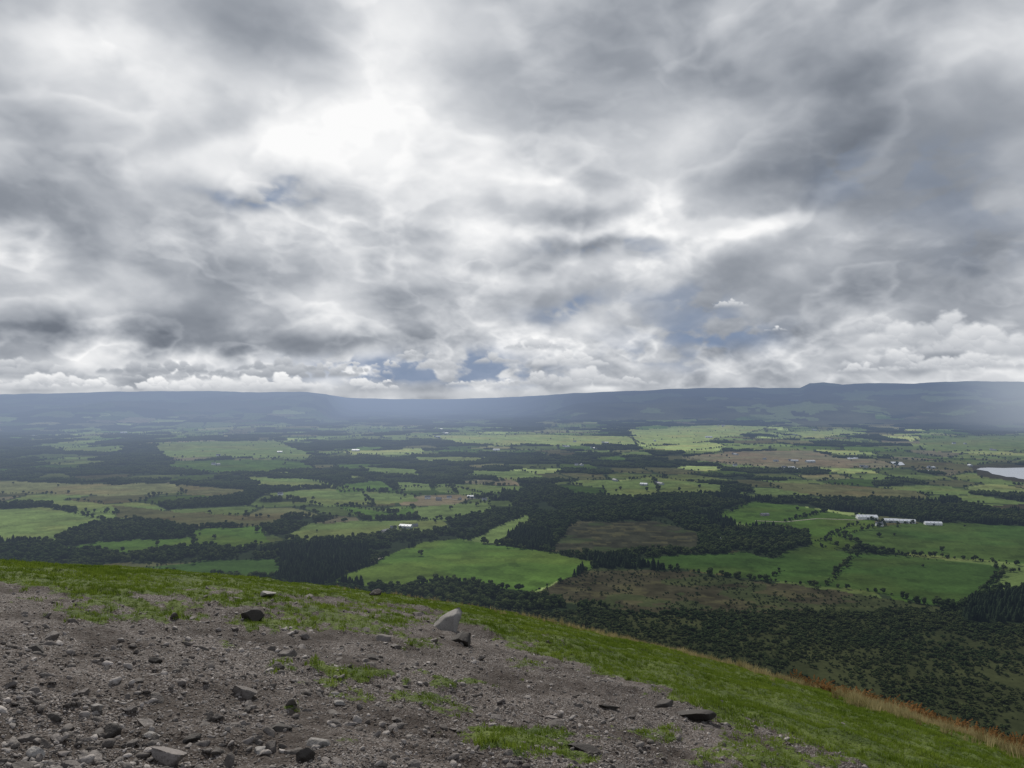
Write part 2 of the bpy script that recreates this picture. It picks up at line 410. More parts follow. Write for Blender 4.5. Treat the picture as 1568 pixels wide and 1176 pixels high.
# scrub
x,y=sector(60000,520,1350); cl,_,_,px,py=cover(x,y)
dn=fbm(x/60,y/60,63,3); pr=np.interp(py,[935,985,1050,1200],[1.0,.75,.36,.28])+(dn-.5)*2.6
k=((cl==3)&(rng.uniform(size=len(x))<pr))|((cl==2)&(rng.uniform(size=len(x))<.22*(dn>.45)))
sz=rng.uniform(1.4,6.0,k.sum())*np.interp(py[k],[935,1000],[1.4,1.0])*np.where(cl[k]==2,.55,1)
scatter('scrub_bushes',C_s,place(x[k],y[k]),np.stack([sz*1.25,sz*1.25,sz],-1),rng.integers(0,5,k.sum()))
# distant woodland
x,y=sector(30000,2650,9300,37); cl,_,hd,px,py=cover(x,y)
k=cl==0; s=rng.uniform(.5,1.0,k.sum())
scatter('distant_woodland',C_p,place(x[k],y[k]),s,rng.integers(0,5,k.sum()))
x,y=sector(120000,1500,9000,37); cl,_,hd,px,py=cover(x,y)
k=(hd&(rng.uniform(size=len(x))<.85))|((cl==1)&(rng.uniform(size=len(x))<.010))
HT=[(x[k],y[k],rng.uniform(4,12,k.sum()))]
def onplain(px,py):
    Yd=F*H/(py-HY); return (px-CX)/F*Yd,Yd
def line_pts(pts,step):
    w=[onplain(*p) for p in pts]; out=[]
    for (x0,y0),(x1,y1) in zip(w[:-1],w[1:]):
        n=max(1,int(math.hypot(x1-x0,y1-y0)/step)); u=(np.arange(n)+rng.uniform(0,1,n))/n
        out.append(np.stack([x0+(x1-x0)*u,y0+(y1-y0)*u],-1))
    return np.concatenate(out)
hp=[]
for c,pts in polys[5:]:
    if isinstance(c,str) or c in(B,): continue
    q=line_pts(pts+[pts[0]],11); g=vn(q[:,0]/90,q[:,1]/90,71); q=q[g>.38]; hp.append(q)
inner=[[(1310,846),(1285,870),(1262,897)],[(1170,886),(1200,872)],[(1300,822),(1330,846),(1440,853),(1568,866)],[(1200,800),(1262,784)],[(1250,830),(1300,806),(1400,797)],
 [(560,756),(575,774)],[(690,742),(700,756)],[(470,733),(560,752)],[(130,790),(175,800)],[(1000,730),(1010,758)],[(240,828),(300,812)],[(600,745),(700,745),(760,760)],[(640,798),(720,790),(770,780)]]
for l in inner: hp.append(line_pts(l,6))
hp=np.concatenate(hp); hp+=rng.normal(size=hp.shape)*3
HT.append((hp[:,0],hp[:,1],rng.uniform(0,1,len(hp))**1.6*10+2.2))
lone=[(645,850),(1010,750),(1040,752),(1070,748),(990,752),(950,750),(1440,845),(1345,822),(600,745),(620,760),(690,780),(730,775),(560,768),(480,765),(450,770),(1280,838),(1270,832),(395,815),(330,825),(820,728)]
lp=np.array([onplain(*p) for p in lone]); HT.append((lp[:,0],lp[:,1],rng.uniform(11,15,len(lp))))
x=np.concatenate([h[0] for h in HT]);y=np.concatenate([h[1] for h in HT]);s=np.concatenate([h[2] for h in HT])
scatter('hedgerow_trees',C_b,place(x,y),np.stack([s*1.1,s*1.1,s],-1),rng.integers(0,7,len(x)))

# ------------------------------------------------------------ lake
mw,t=newmat('lake_water')
nb=bump(t,t.noise(pos(t),.08,3),.1,.3); b=t.n.new('ShaderNodeBsdfPrincipled')
b.inputs['Base Color'].default_value=(.42,.45,.48,1); b.inputs['Roughness'].default_value=.15; b.inputs['IOR'].default_value=1.7; b.inputs['Specular IOR Level'].default_value=1.0; t.put(b.inputs['Normal'],nb)  # whitish base paints in part of the sky's reflection
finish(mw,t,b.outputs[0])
sh_=[(1494,719),(1500,717),(1512,716.3),(1535,717),(1580,716),(1660,717),(1700,724),(1650,738),(1572,735),(1558,733),(1552,731),(1540,730.5),(1530,728),(1518,726),(1512,722)]
lv=[onplain(*p) for p in sh_]; mesh_np('lake',[(a_,b_,1.5) for a_,b_ in lv],[tuple(range(len(lv)))[::-1]],mw)
for q in [[(1362,707),(1380,707.5),(1385,712),(1370,713)],[(1294,699),(1310,698),(1314,702),(1298,703)],[(1190,716),(1215,714),(1222,718),(1200,719)]]:
    w=[onplain(*p) for p in q]; zz=max(float(zval(np.array([a_]),np.array([b_]))[0]) for a_,b_ in w)+1.
    mesh_np('pond',[(a_,b_,zz) for a_,b_ in w],[tuple(range(len(w)))[::-1]],mw)
mr_,t=newmat('track_gravel'); finish(mr_,t,princ(t,t.mix(t.noise(pos(t),.3,4),(.2,.18,.14,1),(.32,.3,.25,1)),.9))
for l in [[(1155,798),(1200,800),(1250,795),(1310,797),(1345,795)],[(568,862),(585,853),(572,848)],[(640,812),(600,812),(560,822),(540,835)],[(1098,818),(1104,826),(1112,840)],[(660,760),(700,765),(750,762)]]:
    q=[]; w=[onplain(*p) for p in l]
    for (x0,y0),(x1,y1) in zip(w[:-1],w[1:]):
        for u in np.linspace(0,1,12)[:-1]: q.append((x0+(x1-x0)*u,y0+(y1-y0)*u))
    q=np.array(q+[w[-1]]); d=np.gradient(q,axis=0); d/=np.linalg.norm(d,axis=1)[:,None]; nn=np.stack([-d[:,1],d[:,0]],-1)*2.5
    V=np.concatenate([q+nn,q-nn]); z=zval(V[:,0],V[:,1])+.4; n=len(q)
    mesh_np('farm_track',np.column_stack([V,z]),[(i,i+1,n+i+1,n+i) for i in range(n-1)],mr_)

# ------------------------------------------------------------ buildings
def plain(name,c,rough=.8):
    m,t=newmat(name); n=t.noise(pos(t),1.5,4); return finish(m,t,princ(t,t.mix(n,tuple(q*.8 for q in c)+(1,),tuple(min(1,q*1.15) for q in c)+(1,)),rough))
M_wh=plain('whitewash',(.72,.72,.7));M_st=plain('rubble_stone',(.28,.26,.23));M_sl=plain('roof_slate',(.15,.155,.17),.6);M_gl=plain('window_glass',(.03,.035,.04),.2)
M_mt=plain('metal_sheet',(.6,.62,.65),.45);M_gn=plain('shed_cladding',(.35,.38,.36),.6)
def box(n,x0,x1,y0,y1,z0,z1,m,par):
    v=[(x0,y0,z0),(x1,y0,z0),(x1,y1,z0),(x0,y1,z0),(x0,y0,z1),(x1,y0,z1),(x1,y1,z1),(x0,y1,z1)]
    o=mesh_np(n,v,[(0,3,2,1),(4,5,6,7),(0,1,5,4),(1,2,6,5),(2,3,7,6),(3,0,4,7)],m); o.parent=par
def building(name,px,py,l,w,h,rot,wall,roof,house=True):
    x,y=onplain(px,py); z=float(zval(np.array([x]),np.array([y]))[0])
    e=bpy.data.objects.new(name,None); root.objects.link(e); e.location=(x,y,z); e.rotation_euler=(0,0,math.radians(rot))
    rh=w*(.45 if house else .22); a,b=l/2,w/2
    v=[(-a,-b,-1),(a,-b,-1),(a,b,-1),(-a,b,-1),(-a,-b,h),(a,-b,h),(a,b,h),(-a,b,h),(-a,0,h+rh),(a,0,h+rh)]
    o=mesh_np('walls',v,[(0,3,2,1),(0,1,5,4),(2,3,7,6),(1,2,6,9,5),(3,0,4,8,7)],wall); o.parent=e
    k=.5; dz=.25; sl=rh/b; rv=[]
    for s in(-1,1):
        rv+=[(-a-k,s*(b+k),h-k*sl+.05),(a+k,s*(b+k),h-k*sl+.05),(a+k,0,h+rh+.05),(-a-k,0,h+rh+.05)]
    rv+=[(q[0],q[1],q[2]+dz) for q in rv]
    o=mesh_np('roof',rv,[(8,9,10,11),(15,14,13,12),(0,3,2,1),(4,5,6,7),(0,1,9,8),(5,4,12,13),(0,8,11,3),(1,2,10,9),(4,7,15,12),(5,13,14,6)],roof); o.parent=e
    if house:
        nx=max(2,int(l/3.2))
        for s in(-1,1):
            for fl in range(int(h//2.6)):
                for i in range(nx):
                    cx=-a+(i+.5)*l/nx
                    if fl==0 and i==nx//2: box('door',cx-.5,cx+.5,s*b-.04,s*b+.04,0,2.1,M_sl,e)
                    else: box('window',cx-.5,cx+.5,s*b-.04,s*b+.04,.9+fl*2.6,2.2+fl*2.6,M_gl,e)
        for s in(-1,1): box('chimney',s*(a-.6)-.5,s*(a-.6)+.5,-.4,.4,h+rh-.8,h+rh+1.2,wall,e)
    else:
        box('big_door',-2.5,2.5,-b-.06,-b+.02,0,h*.8,M_sl,e)
        for i in range(int(l/8)): box('rooflight',-a+3+i*8,-a+4.2+i*8,-b*.7,-b*.35,h+rh*.5,h+rh*.5+.5,M_gl,e)
BLD=[('farmhouse',603,811,14,8,5.4,10,M_wh,M_sl,1),('farm_shed',622,808,28,14,5,-15,M_gn,M_mt,0),('farm_shed',590,815,22,11,4.5,60,M_st,M_sl,0),('stone_cottage',636,806,12,7,3.2,30,M_st,M_sl,1),
 ('farmhouse',655,763,16,8,5.4,5,M_wh,M_sl,1),('farmhouse',672,766,15,8,5.4,-20,M_st,M_sl,1),('cottage',688,762,13,7,3.4,15,M_wh,M_sl,1),('cottage',704,765,13,7,3.4,70,M_st,M_sl,1),('farm_shed',722,762,24,12,5,0,M_gn,M_mt,0),('cottage',742,766,13,7,3.4,20,M_wh,M_sl,1),
 ('farm_shed',1326,795,46,20,5.5,-8,M_wh,M_mt,0),('farm_shed',1362,800,30,16,5,-8,M_gn,M_mt,0),('farm_shed',1386,801,38,15,5,-14,M_wh,M_mt,0),('farm_shed',1427,804,36,13,4.5,-10,M_wh,M_mt,0),('farmhouse',1345,806,15,8,5.4,0,M_wh,M_sl,1),
 ('farmhouse',1104,829,17,8,5.4,60,M_wh,M_sl,1),('farm_shed',1109,838,20,9,4,10,M_st,M_sl,0),('farmhouse',1200,716,18,9,5.5,0,M_wh,M_sl,1),('farm_shed',1240,708,40,18,6,10,M_gn,M_mt,0),('farmhouse',1125,712,18,9,5.5,20,M_wh,M_sl,1),
 ('farm_shed',1170,790,20,10,4,10,M_st,M_sl,0),('farmhouse',1305,698,18,9,5.5,0,M_wh,M_sl,1),('farmhouse',430,757,15,8,5.4,0,M_wh,M_sl,1),('farm_shed',545,690,40,20,6,0,M_gn,M_mt,0),
 ('farmhouse',335,700,18,9,5.5,0,M_wh,M_sl,1),('farm_shed',760,690,36,16,6,5,M_wh,M_mt,0),('farmhouse',880,676,20,10,6,0,M_wh,M_sl,1),('farm_shed',1085,672,46,18,6,-5,M_wh,M_mt,0),('farmhouse',1460,680,20,10,6,0,M_wh,M_sl,1),('farm_shed',190,662,50,20,6,0,M_wh,M_mt,0)]
rb=np.random.default_rng(21)
cand=[(rb.uniform(30,1540),rb.uniform(646,745)) for _ in range(160)]
cxy=np.array([onplain(*c) for c in cand]); ccl,_,_,_,_=cover(cxy[:,0],cxy[:,1])
for (c,k_) in [(c,k_) for c,k_ in zip(cand,ccl) if k_==1][:34]:
    rt=rb.uniform(-40,40)
    if rb.uniform()<.6: BLD.append(('farmhouse',c[0],c[1],rb.uniform(14,19),8.5,5.5,rt,M_wh if rb.uniform()<.7 else M_st,M_sl,1))
    BLD.append(('farm_shed',c[0]+rb.uniform(3,8),c[1]+.6,rb.uniform(20,36),rb.uniform(11,16),5,rt+rb.choice([0,90]),M_gn,M_mt if rb.uniform()<.4 else M_sl,0))
for b_ in BLD: building(*b_[:-1],house=bool(b_[-1]))

# ------------------------------------------------------------ foreground hilltop
def drop(X,Y,detail=True):
    r=np.hypot(X,Y)+1e-6; q=.003*Y*Y+.007*X*X; k=.5*r; q=q/(1+(q/k)**3)**(1/3)
    h=1.6+.148*Y+.193*X+q
    if detail:
        w=np.clip((r-1)/4,0,1)
        h=h-w*((fbm(X*.45,Y*.45,81,3)-.5)*.24+(fbm(X*2.1,Y*2.1,82,3)-.5)*.14)-(fbm(X*9,Y*9,83,3)-.5)*.06
        h=h-np.clip((r-50)/100,0,1)*(fbm(X/40,Y/40,84,4)-.5)*12
    return h
EDGE=np.array([(-400,885),(0,893),(60,906),(130,918),(230,932),(330,926),(430,919),(560,922),(640,934),(720,958),(800,986),(870,1010),(950,1040),(1050,1076),(1150,1110),(1250,1148),(1320,1178),(1600,1300)],float)
PATCH=[(800,1130,80,20,1),(870,1160,55,18,1),(560,1028,80,6,.8),(690,1040,55,6,.7),(660,1060,50,9,.6),(540,1065,30,8,.5),(700,1075,26,8,.5),(180,1003,22,5,.5),(292,983,18,6,.5),(345,988,20,7,.5),(430,950,60,11,.7),(590,950,60,13,.7),(640,985,30,6,.4),(500,940,60,9,.6),(450,1080,35,7,.4),(500,1040,30,6,.5),(430,1025,20,8,.4),(1010,1120,45,12,.5),(1100,1150,60,12,.5),(820,1020,40,7,.4),(130,935,40,6,.6),(525,1140,25,6,.3),(1200,1165,60,14,.7)]
def gmask(X,Y):
    Yc=np.maximum(Y,.5); px=CX+F*X/Yc; py=HY+F*drop(X,Y,False)/Yc
    e=np.interp(px,EDGE[:,0],EDGE[:,1])
    n=fbm(X*1.3,Y*1.3,91,4)-.5; n2=fbm(X*7,Y*7,92,3)-.5
    d=(e-py)/15+n*4.6+n2*3; g=sst(-.8,.8,d)
    for (a,b,sa,sb,am) in PATCH:
        d=1.1-np.hypot((px-a)/(sa*1.15),(py-b)/(sb*1.3)); g=np.maximum(g,sst(.0,.8,d+n*2.4+n2*2.4)*min(1,am+.1))
    g=np.where((np.hypot(X,Y)>26)|(Y<0),1,g)
    return g,px,py
azs=azimuths(1000,43,80)
rr=np.concatenate([np.linspace(.05,2.4,8),np.geomspace(2.5,45,560),np.geomspace(46,800,60)])
X,Y=polar(azs,rr); sh=X.shape; Xf=X.ravel();Yf=Y.ravel()
g,gpx,gpy=gmask(Xf,Yf); Zh=np.maximum(H-drop(Xf,Yf),-12.)
Zh=Zh+.035*g*np.clip(np.hypot(Xf,Yf)/4,0,1)
mg,t=newmat('hilltop_gravel_and_turf')
p=pos(t); gm=attr(t,'grass').outputs['Fac']
def vor(scale):
    n=t.n.new('ShaderNodeTexVoronoi'); t.put(n.inputs['Vector'],p); n.inputs['Scale'].default_value=scale; return n
v1=vor(38);v2=vor(100)
big=t.noise(p,.7,4,.6); wet=t.noise(p,1.0,4,.65)
soil=t.mix(t.mr(big,.38,.62),(.042,.031,.024,1),(.105,.086,.074,1))
sc=t.n.new('ShaderNodeSeparateColor'); t.put(sc.inputs[0],v1.outputs['Color'])
st=t.mix(sc.outputs[0],(.035,.028,.024,1),(.25,.22,.20,1)); st=t.mix(t.m('MULTIPLY',sc.outputs[1],.5),st,(.13,.078,.058,1))
m1=t.m('MULTIPLY',t.mr(v1.outputs['Distance'],.5,.3),t.m('GREATER_THAN',sc.outputs[2],.45))
gr=t.mix(m1,soil,st)
sc2=t.n.new('ShaderNodeSeparateColor'); t.put(sc2.inputs[0],v2.outputs['Color'])
m2=t.m('MULTIPLY',t.m('GREATER_THAN',sc2.outputs[0],.60),.8); gr=t.mix(m2,gr,t.mix(sc2.outputs[1],(.04,.032,.028,1),(.34,.31,.29,1)))
gr=t.mix(t.mr(wet,.46,.62,0,.8),gr,(.036,.026,.020,1))
tn=t.noise(p,2.2,4,.65); tf=t.noise(p,45,2,.7)
gs=t.mix(t.mr(tn,.35,.65),(.056,.088,.012,1),(.125,.165,.025,1)); gs=t.mix(t.mr(tf,.35,.65,0,.6),gs,(.030,.042,.009,1))
edge=t.m('ADD',gm,t.mr(t.noise(p,18,3,.7),.3,.7,-.35,.35)); msk=t.mr(edge,.4,.6)
cf=t.mix(msk,gr,gs)
hh=t.m('ADD',t.m('MULTIPLY',t.m('MULTIPLY',m1,t.m('SUBTRACT',.6,v1.outputs['Distance'])),1.3),t.m('ADD',t.m('MULTIPLY',m2,.25),t.m('MULTIPLY',tf,.6)))
finish(mg,t,princ(t,cf,.85,bump(t,hh,1.0,.025),.2),False)
hill=mesh_np('hilltop_ground',np.stack([Xf,Yf,Zh],-1),grid_faces(*sh),mg,True)
a=hill.data.attributes.new('grass','FLOAT','POINT'); a.data.foreach_set('value',g.astype(np.float32))
def hz(X,Y):
    g,_,_=gmask(X,Y); return H-drop(X,Y)+.035*g*np.clip(np.hypot(X,Y)/4,0,1)

def grassmat(name,c1,c2,tr=.35):
    m,t=newmat(name); oi=t.n.new('ShaderNodeObjectInfo').outputs['Random']; n=t.noise(pos(t),.9,3)
    c=t.mix(t.m('ADD',t.m('MULTIPLY',oi,.5),t.mr(n,.35,.65,0,.5)),c1,c2)
    q=t.n.new('ShaderNodeBsdfTranslucent'); t.put(q.inputs[0],c)
    mx=t.n.new('ShaderNodeMixShader'); mx.inputs[0].default_value=tr; t.put(mx.inputs[1],diff(t,c)); t.put(mx.inputs[2],q.outputs[0])
    return finish(m,t,mx.outputs[0],False)
M_g=grassmat('turf_blades',(.072,.120,.014,1),(.20,.26,.04,1)); M_d=grassmat('dry_grass',(.15,.13,.05,1),(.46,.38,.20,1)); M_r=grassmat('bracken_fronds',(.09,.055,.02,1),(.26,.13,.05,1))
C_g=collection('turf',[tuft(16,1,.9,.07,.8) for _ in range(5)],M_g)
C_d=collection('dry_grass',[tuft(16,1,.25,.018,.5) for _ in range(4)],M_d)
C_r=collection('bracken',[frond() for _ in range(4)],M_r)
x,y=sector(120000,3.2,29,37); g,px,py=gmask(x,y)
k=(rng.uniform(size=len(x))<g**1.3); x,y=x[k],y[k]; P=np.stack([x,y,hz(x,y)],-1); n=fbm(x*1.5,y*1.5,95,3)
scatter('turf_grass',C_g,P,rng.uniform(.014,.044,len(x))*(.3+1.7*n),rng.integers(0,5,len(x)),.15)
x,y=sector(60000,8,30,37); u=x/y; brow=np.sqrt(1.6/(.003+.007*u*u)); px=CX+F*u
ry=y/brow; cl=fbm(x*.9,y*.9,97,3)
pr=np.interp(px,[500,780,950,1250,1568],[.0,.16,.4,.6,.7])*sst(.80,1.02,ry)*(cl>.47)
k=rng.uniform(size=len(x))<pr
P=np.stack([x[k],y[k],hz(x[k],y[k])],-1)
scatter('dry_grass',C_d,P,rng.uniform(.06,.28,k.sum())*np.interp(px[k],[780,1300],[.7,1.25]),rng.integers(0,4,k.sum()),.12)
pr=sst(1180,1420,px)*sst(1.05,1.15,ry)*.4*(cl>.40); k=rng.uniform(size=len(x))<pr
P=np.stack([x[k],y[k],hz(x[k],y[k])],-1)
scatter('bracken',C_r,P,rng.uniform(.35,.75,k.sum()),rng.integers(0,4,k.sum()),.1)

def stonemat(name,c1,c2):
    m,t=newmat(name); oi=t.n.new('ShaderNodeObjectInfo').outputs['Random']; p=pos(t)
    n=t.noise(p,9,5,.65); sp=t.noise(p,70,2,.7)
    c=t.mix(t.m('ADD',t.m('MULTIPLY',t.m('POWER',oi,1.8),.75),t.mr(n,.35,.65,0,.25)),c1,c2); c=t.mix(t.mr(sp,.5,.7,0,.5),c,(.045,.038,.032,1))
    return finish(m,t,princ(t,c,.75,bump(t,t.m('ADD',n,t.m('MULTIPLY',sp,.3)),.6,.03),.25),False)
M_p=stonemat('gravel_stone',(.045,.036,.030,1),(.42,.38,.35,1)); M_k=stonemat('weathered_rock',(.065,.056,.049,1),(.22,.195,.18,1)); M_kl=stonemat('pale_rock',(.20,.185,.17,1),(.31,.29,.27,1)); M_kd=stonemat('dark_rock',(.040,.035,.031,1),(.08,.07,.062,1))
C_k=collection('gravel',[rock(2,.6,12,.02) for _ in range(9)],M_p)
r=3.0/(1-rng.uniform(0,1,110000)*(1-3.0/22)); a=np.radians(rng.uniform(-36,36,len(r))); x,y=np.sin(a)*r,np.cos(a)*r
g,px,py=gmask(x,y); clump=fbm(x*1.1,y*1.1,99,3)
k=rng.uniform(size=len(x))<(1-g)*np.clip(.4+(clump-.35)*2.6,0.12,1)+.006; x,y=x[k],y[k]
s=.0055*(rng.uniform(0,1,len(x))+.004)**-.42; s=np.clip(s,.004,.05)
scatter('gravel_stones',C_k,np.stack([x,y,hz(x,y)+s*.15],-1),s,rng.integers(0,9,len(x)),.35)
def hit(px,py):
    Yd=np.linspace(2.5,26,6000); Xd=(px-CX)/F*Yd; h=drop(Xd,Yd)
    i=np.argmax(h/Yd<=(py-HY)/F); return Xd[i],Yd[i]
rocks=[(686,962,62,.8,'l'),(408,914,40,.35,'l'),(474,914,24,.3,'k'),(387,950,40,.75,'d'),(576,913,24,.6,'d'),(640,940,34,.35,'k'),(490,1138,46,.6,'l'),(376,1064,50,.55,'k'),(258,1160,66,.6,'k'),(432,1114,42,.5,'d'),(176,1120,38,.6,'d'),(60,996,30,.8,'d'),(442,1003,34,.6,'k'),(424,1024,28,.6,'d'),(1062,1094,64,.35,'d'),(893,1144,62,.35,'d'),(846,1108,48,.4,'k'),(62,1152,38,.6,'l'),(592,978,30,.5,'k'),(20,1050,30,.6,'k'),(240,1012,22,.7,'d'),(130,1060,24,.6,'k'),(40,1130,32,.6,'k'),(330,1100,30,.5,'k'),(610,1100,24,.5,'k'),(1018,1078,34,.4,'k'),(706,982,44,.5,'d'),(560,968,24,.5,'k'),(280,1045,26,.6,'k'),(205,1085,28,.5,'k'),(735,1008,24,.5,'k'),(930,1080,34,.4,'d'),(470,1160,30,.6,'d'),(110,1170,40,.5,'k'),(350,1168,30,.5,'k'),(150,1085,30,.5,'l'),(300,1130,34,.5,'d'),(90,1100,28,.6,'d'),(520,1075,24,.5,'l'),(400,1145,30,.5,'l'),(235,1125,30,.5,'l')]
for (px,py,w,fl,c) in rocks:
    x,y=hit(px,py); s=w/F*y/2*1.0; v,f=rock(4,fl,20,.003,.32,.8)
    ang=rng.uniform(-.5,.5); ca,sa=math.cos(ang),math.sin(ang); v=np.stack([v[:,0]*ca-v[:,1]*sa,v[:,0]*sa+v[:,1]*ca,v[:,2]],-1)*s
    o=mesh_np('rock',v,f,{'l':M_kl,'d':M_kd,'k':M_k}[c]); o.location=(x,y,float(hz(np.array([x]),np.array([y]))[0])+s*fl*.15); o.rotation_euler=(rng.normal()*.15,rng.normal()*.15,0)
r=3.2/(1-rng.uniform(0,1,2600)*(1-3.2/20)); a=np.radians(rng.uniform(-36,36,2600)); x,y=np.sin(a)*r,np.cos(a)*r; g,_,_=gmask(x,y)
k=rng.uniform(size=2600)<(1-g)*.55+.02; x,y=x[k],y[k]; s=.02+.06*rng.uniform(0,1,len(x))**2.2
C_m=collection('loose_stone',[rock(3,.5,16,.008,.35,.8) for _ in range(9)],M_k)
scatter('loose_stones',C_m,np.stack([x,y,hz(x,y)],-1),s,rng.integers(0,9,len(x)),.35)

# ------------------------------------------------------------ sky: cloud backdrop standing 45 km out, open sky above it
AZ,EL=np.meshgrid(np.radians(np.linspace(-48,48,1350)),np.radians(np.concatenate([np.linspace(-2,12,300),np.linspace(12,33,330)[1:]])))
shp=AZ.shape; AZ=AZ.ravel().astype(np.float32);EL=EL.ravel().astype(np.float32)
px=CX+F*np.tan(AZ); py=HY-F*np.tan(EL)/np.cos(AZ); ax=AZ*1184; ay=EL*1184
def MS(x,y,seed,o,g=.5,bil=False,k=1.0):
    # cloud cells shrink towards the horizon
    w1=1-sst(40,140,ay); w3=sst(150,380,ay); w2=1-w1-w3
    out=np.zeros_like(ay); nn=np.sqrt(w1**2+w2**2+w3**2)
    for w,l,s_ in((w1,90,0),(w2,180,3),(w3,330,7)):
        i=w>.001
        out[i]+=w[i]*(gf(x[i]/(l*k),y[i]/(l*.6*k),seed+s_,o,g,bil)-(.35 if bil else 0))
    return out/nn
wa=gf(ax/300,ay/200,201,4); wb=gf(ax/300+31,ay/200+11,202,4)
wc=gf(ax/90,ay/60,203,4); wd_=gf(ax/90+7,ay/60,204,4)
sc=np.interp(ay,[0,100,400],[.25,.6,1.0])
x1=ax+(wa*45+wc*14)*sc; y1=ay+(wb*30+wd_*10)*sc
n=MS(x1,y1,211,7,.44)
hb=MS(x1,y1,231,5,.48,True); hb2=MS(x1+1,y1+9*sc,231,5,.48,True); e=hb-hb2
fx=px+(wa*150+wc*80)*sc; fy=py+(wb*90+wd_*50)*sc
BL=[(510,190,120,80,.26),(420,225,150,32,.16),(590,215,70,50,.14),(330,90,230,60,.12),(640,120,110,90,.06),(90,60,140,40,.16),(30,150,120,60,.04),(110,305,160,85,-.24),(250,180,60,60,-.04),(300,262,90,30,.10),(430,316,80,20,-.16),
(600,290,100,40,.12),(1110,325,125,20,.40),(930,345,130,16,.20),(790,345,120,36,.16),(810,270,70,24,.20),(900,265,80,18,.08),(1280,210,190,90,-.14),(1360,270,120,50,-.10),(1000,130,170,90,-.02),(830,180,110,70,.02),(1450,60,140,50,.08),(1400,380,190,60,-.07),(930,376,60,14,-.18),
(1180,450,160,50,-.16),(1090,505,110,30,-.12),(850,425,110,26,.20),(690,430,60,20,.10),(660,385,60,18,.10),(60,430,120,16,.08),(100,480,190,24,-.08),(400,420,140,30,-.02),(420,505,250,20,-.20),(300,550,320,14,.14),(820,530,140,24,.14),(980,560,120,16,.06),(1200,560,160,16,-.05),(230,400,150,20,.03),(1540,450,80,30,.03)]
Bs=0
for (x0,y0,sx,sy,am) in BL: Bs=Bs+am*np.exp(-((fx-x0)/sx)**2-((fy-y0)/sy)**2)
Tk=.50+n*.72-Bs*1.6
V=.972-.43*sst(-.05,1.05,Tk)
puff=np.clip(gf(ax/220+4,ay/150,214,3)*1.8+.55,.05,1.2)*np.interp(ay,[0,60,300,600],[.6,.9,.6,.3])
V+=(e*.12+hb*.05)*puff
# separate cloud masses: thin bright rims, greyer thick middles
mod=np.clip(.6+gf(ax/260,ay/170,451,3)*1.8,.1,1.2)
for seed,k,thr,am in ((401,1.0,.02,1.0),(431,.55,.07,.55*mod),(461,.33,.12,.22*mod)):
    d=MS(x1,y1,seed,6,.46,False,k); m=sst(thr,thr+.12,d)
    V+=am*m*(.080-.19*sst(thr+.03,thr+.42,d))*np.interp(ay,[0,60,450],[.8,1,.75])
c1=gf(x1/70,y1/42,221,6,.5)
gap=np.zeros_like(V)
for (x0,y0,sx,sy,am) in [(600,560,150,20,1.2),(930,376,60,12,.9),(440,310,60,12,.7),(860,488,60,14,.7),(1100,505,90,20,.8),(1040,470,80,18,.4),(1020,545,80,14,.5),(720,575,110,12,.9),(1350,260,90,40,.25),(1480,330,100,60,.2)]: gap+=am*np.exp(-((fx-x0)/sx)**2-((fy-y0)/sy)**2)
gap=np.clip(gap*1.3,0,1)*sst(.18,-.06,c1)
wx=ax+gf(ax/16,ay/13,501,5,.55)*9; wy=ay+gf(ax/16+5,ay/13+9,502,5,.55)*7
def cumulus(cx,basepy,wid,hgt,br=.94,soft=.30,n_=None):
    # one heaped cloud: many overlapping rounded heads on a flat base
    global V,gap
    cxa=math.atan((cx-CX)/F)*1184; by=math.atan((HY-basepy)/F*math.cos(cxa/1184))*1184
    loc=np.where((np.abs(ax-cxa)<wid*.8+12)&(ay>by-12)&(ay<by+hgt*1.6+12))[0]
    if len(loc)==0: return
    X=wx[loc];Yy=wy[loc]; f=np.zeros(len(loc)); sh=np.zeros(len(loc))
    n_=n_ or int(6+wid/6)
    for i in range(n_):
        u=rng.uniform(-1,1); hh=hgt*(1-abs(u)**1.7)*rng.uniform(.35,1); rad=max(3.0,hgt*rng.uniform(.22,.42))
        ox=cxa+u*wid*.5; oy=by+max(0,hh-rad)
        q=1-np.hypot((X-ox)/1.25,Yy-oy)/rad
        up=np.clip((Yy-oy)/rad*.5+.5,0,1); b=q>f
        f=np.where(b,q,f); sh=np.where(b,up,sh)
    m=sst(0,soft,f)*sst(-3,5,ay[loc]-by); h=np.clip((ay[loc]-by)/hgt,0,1)
    vv=br-.26+.18*h**.8+.11*sh
    V[loc]=V[loc]*(1-m)+vv*m; gap[loc]*=(1-m)
r2=np.random.default_rng(5); rng_save=rng; rng=r2
for i in range(15): cumulus(r2.uniform(-150,560),r2.uniform(566,582),r2.uniform(90,190),r2.uniform(16,28),r2.uniform(.84,.92),.5)
for i in range(30): cumulus(r2.uniform(-150,560),r2.uniform(592,598),r2.uniform(40,110),r2.uniform(12,28),r2.uniform(.94,1.02),.35)
for q in [(535,560,26,10),(592,562,46,13),(640,548,60,20),(672,566,70,26),(600,588,44,7),(560,586,30,6),(700,590,36,10),(735,588,40,11),(780,592,70,14),(830,590,90,24),(900,592,110,36),(870,560,120,28),(960,590,80,18),(760,556,70,22),(820,535,90,22),(1190,506,30,8),(1120,470,50,14)]: cumulus(*q,br=r2.uniform(.88,.98),soft=.42)
for q in [(1340,512,80,36),(1400,530,120,44),(1450,520,90,46),(1500,540,130,44),(1560,545,110,40),(1620,540,120,50),(1380,560,160,26),(1480,566,190,26),(1320,570,90,16)]: cumulus(*q,br=r2.uniform(.88,.95),soft=.55)
rng=rng_save
hz_=np.exp(-((ay-1)/6.)**2); V=V*(1-hz_*.6)+.80*hz_*.6; gap*=1-hz_*.7
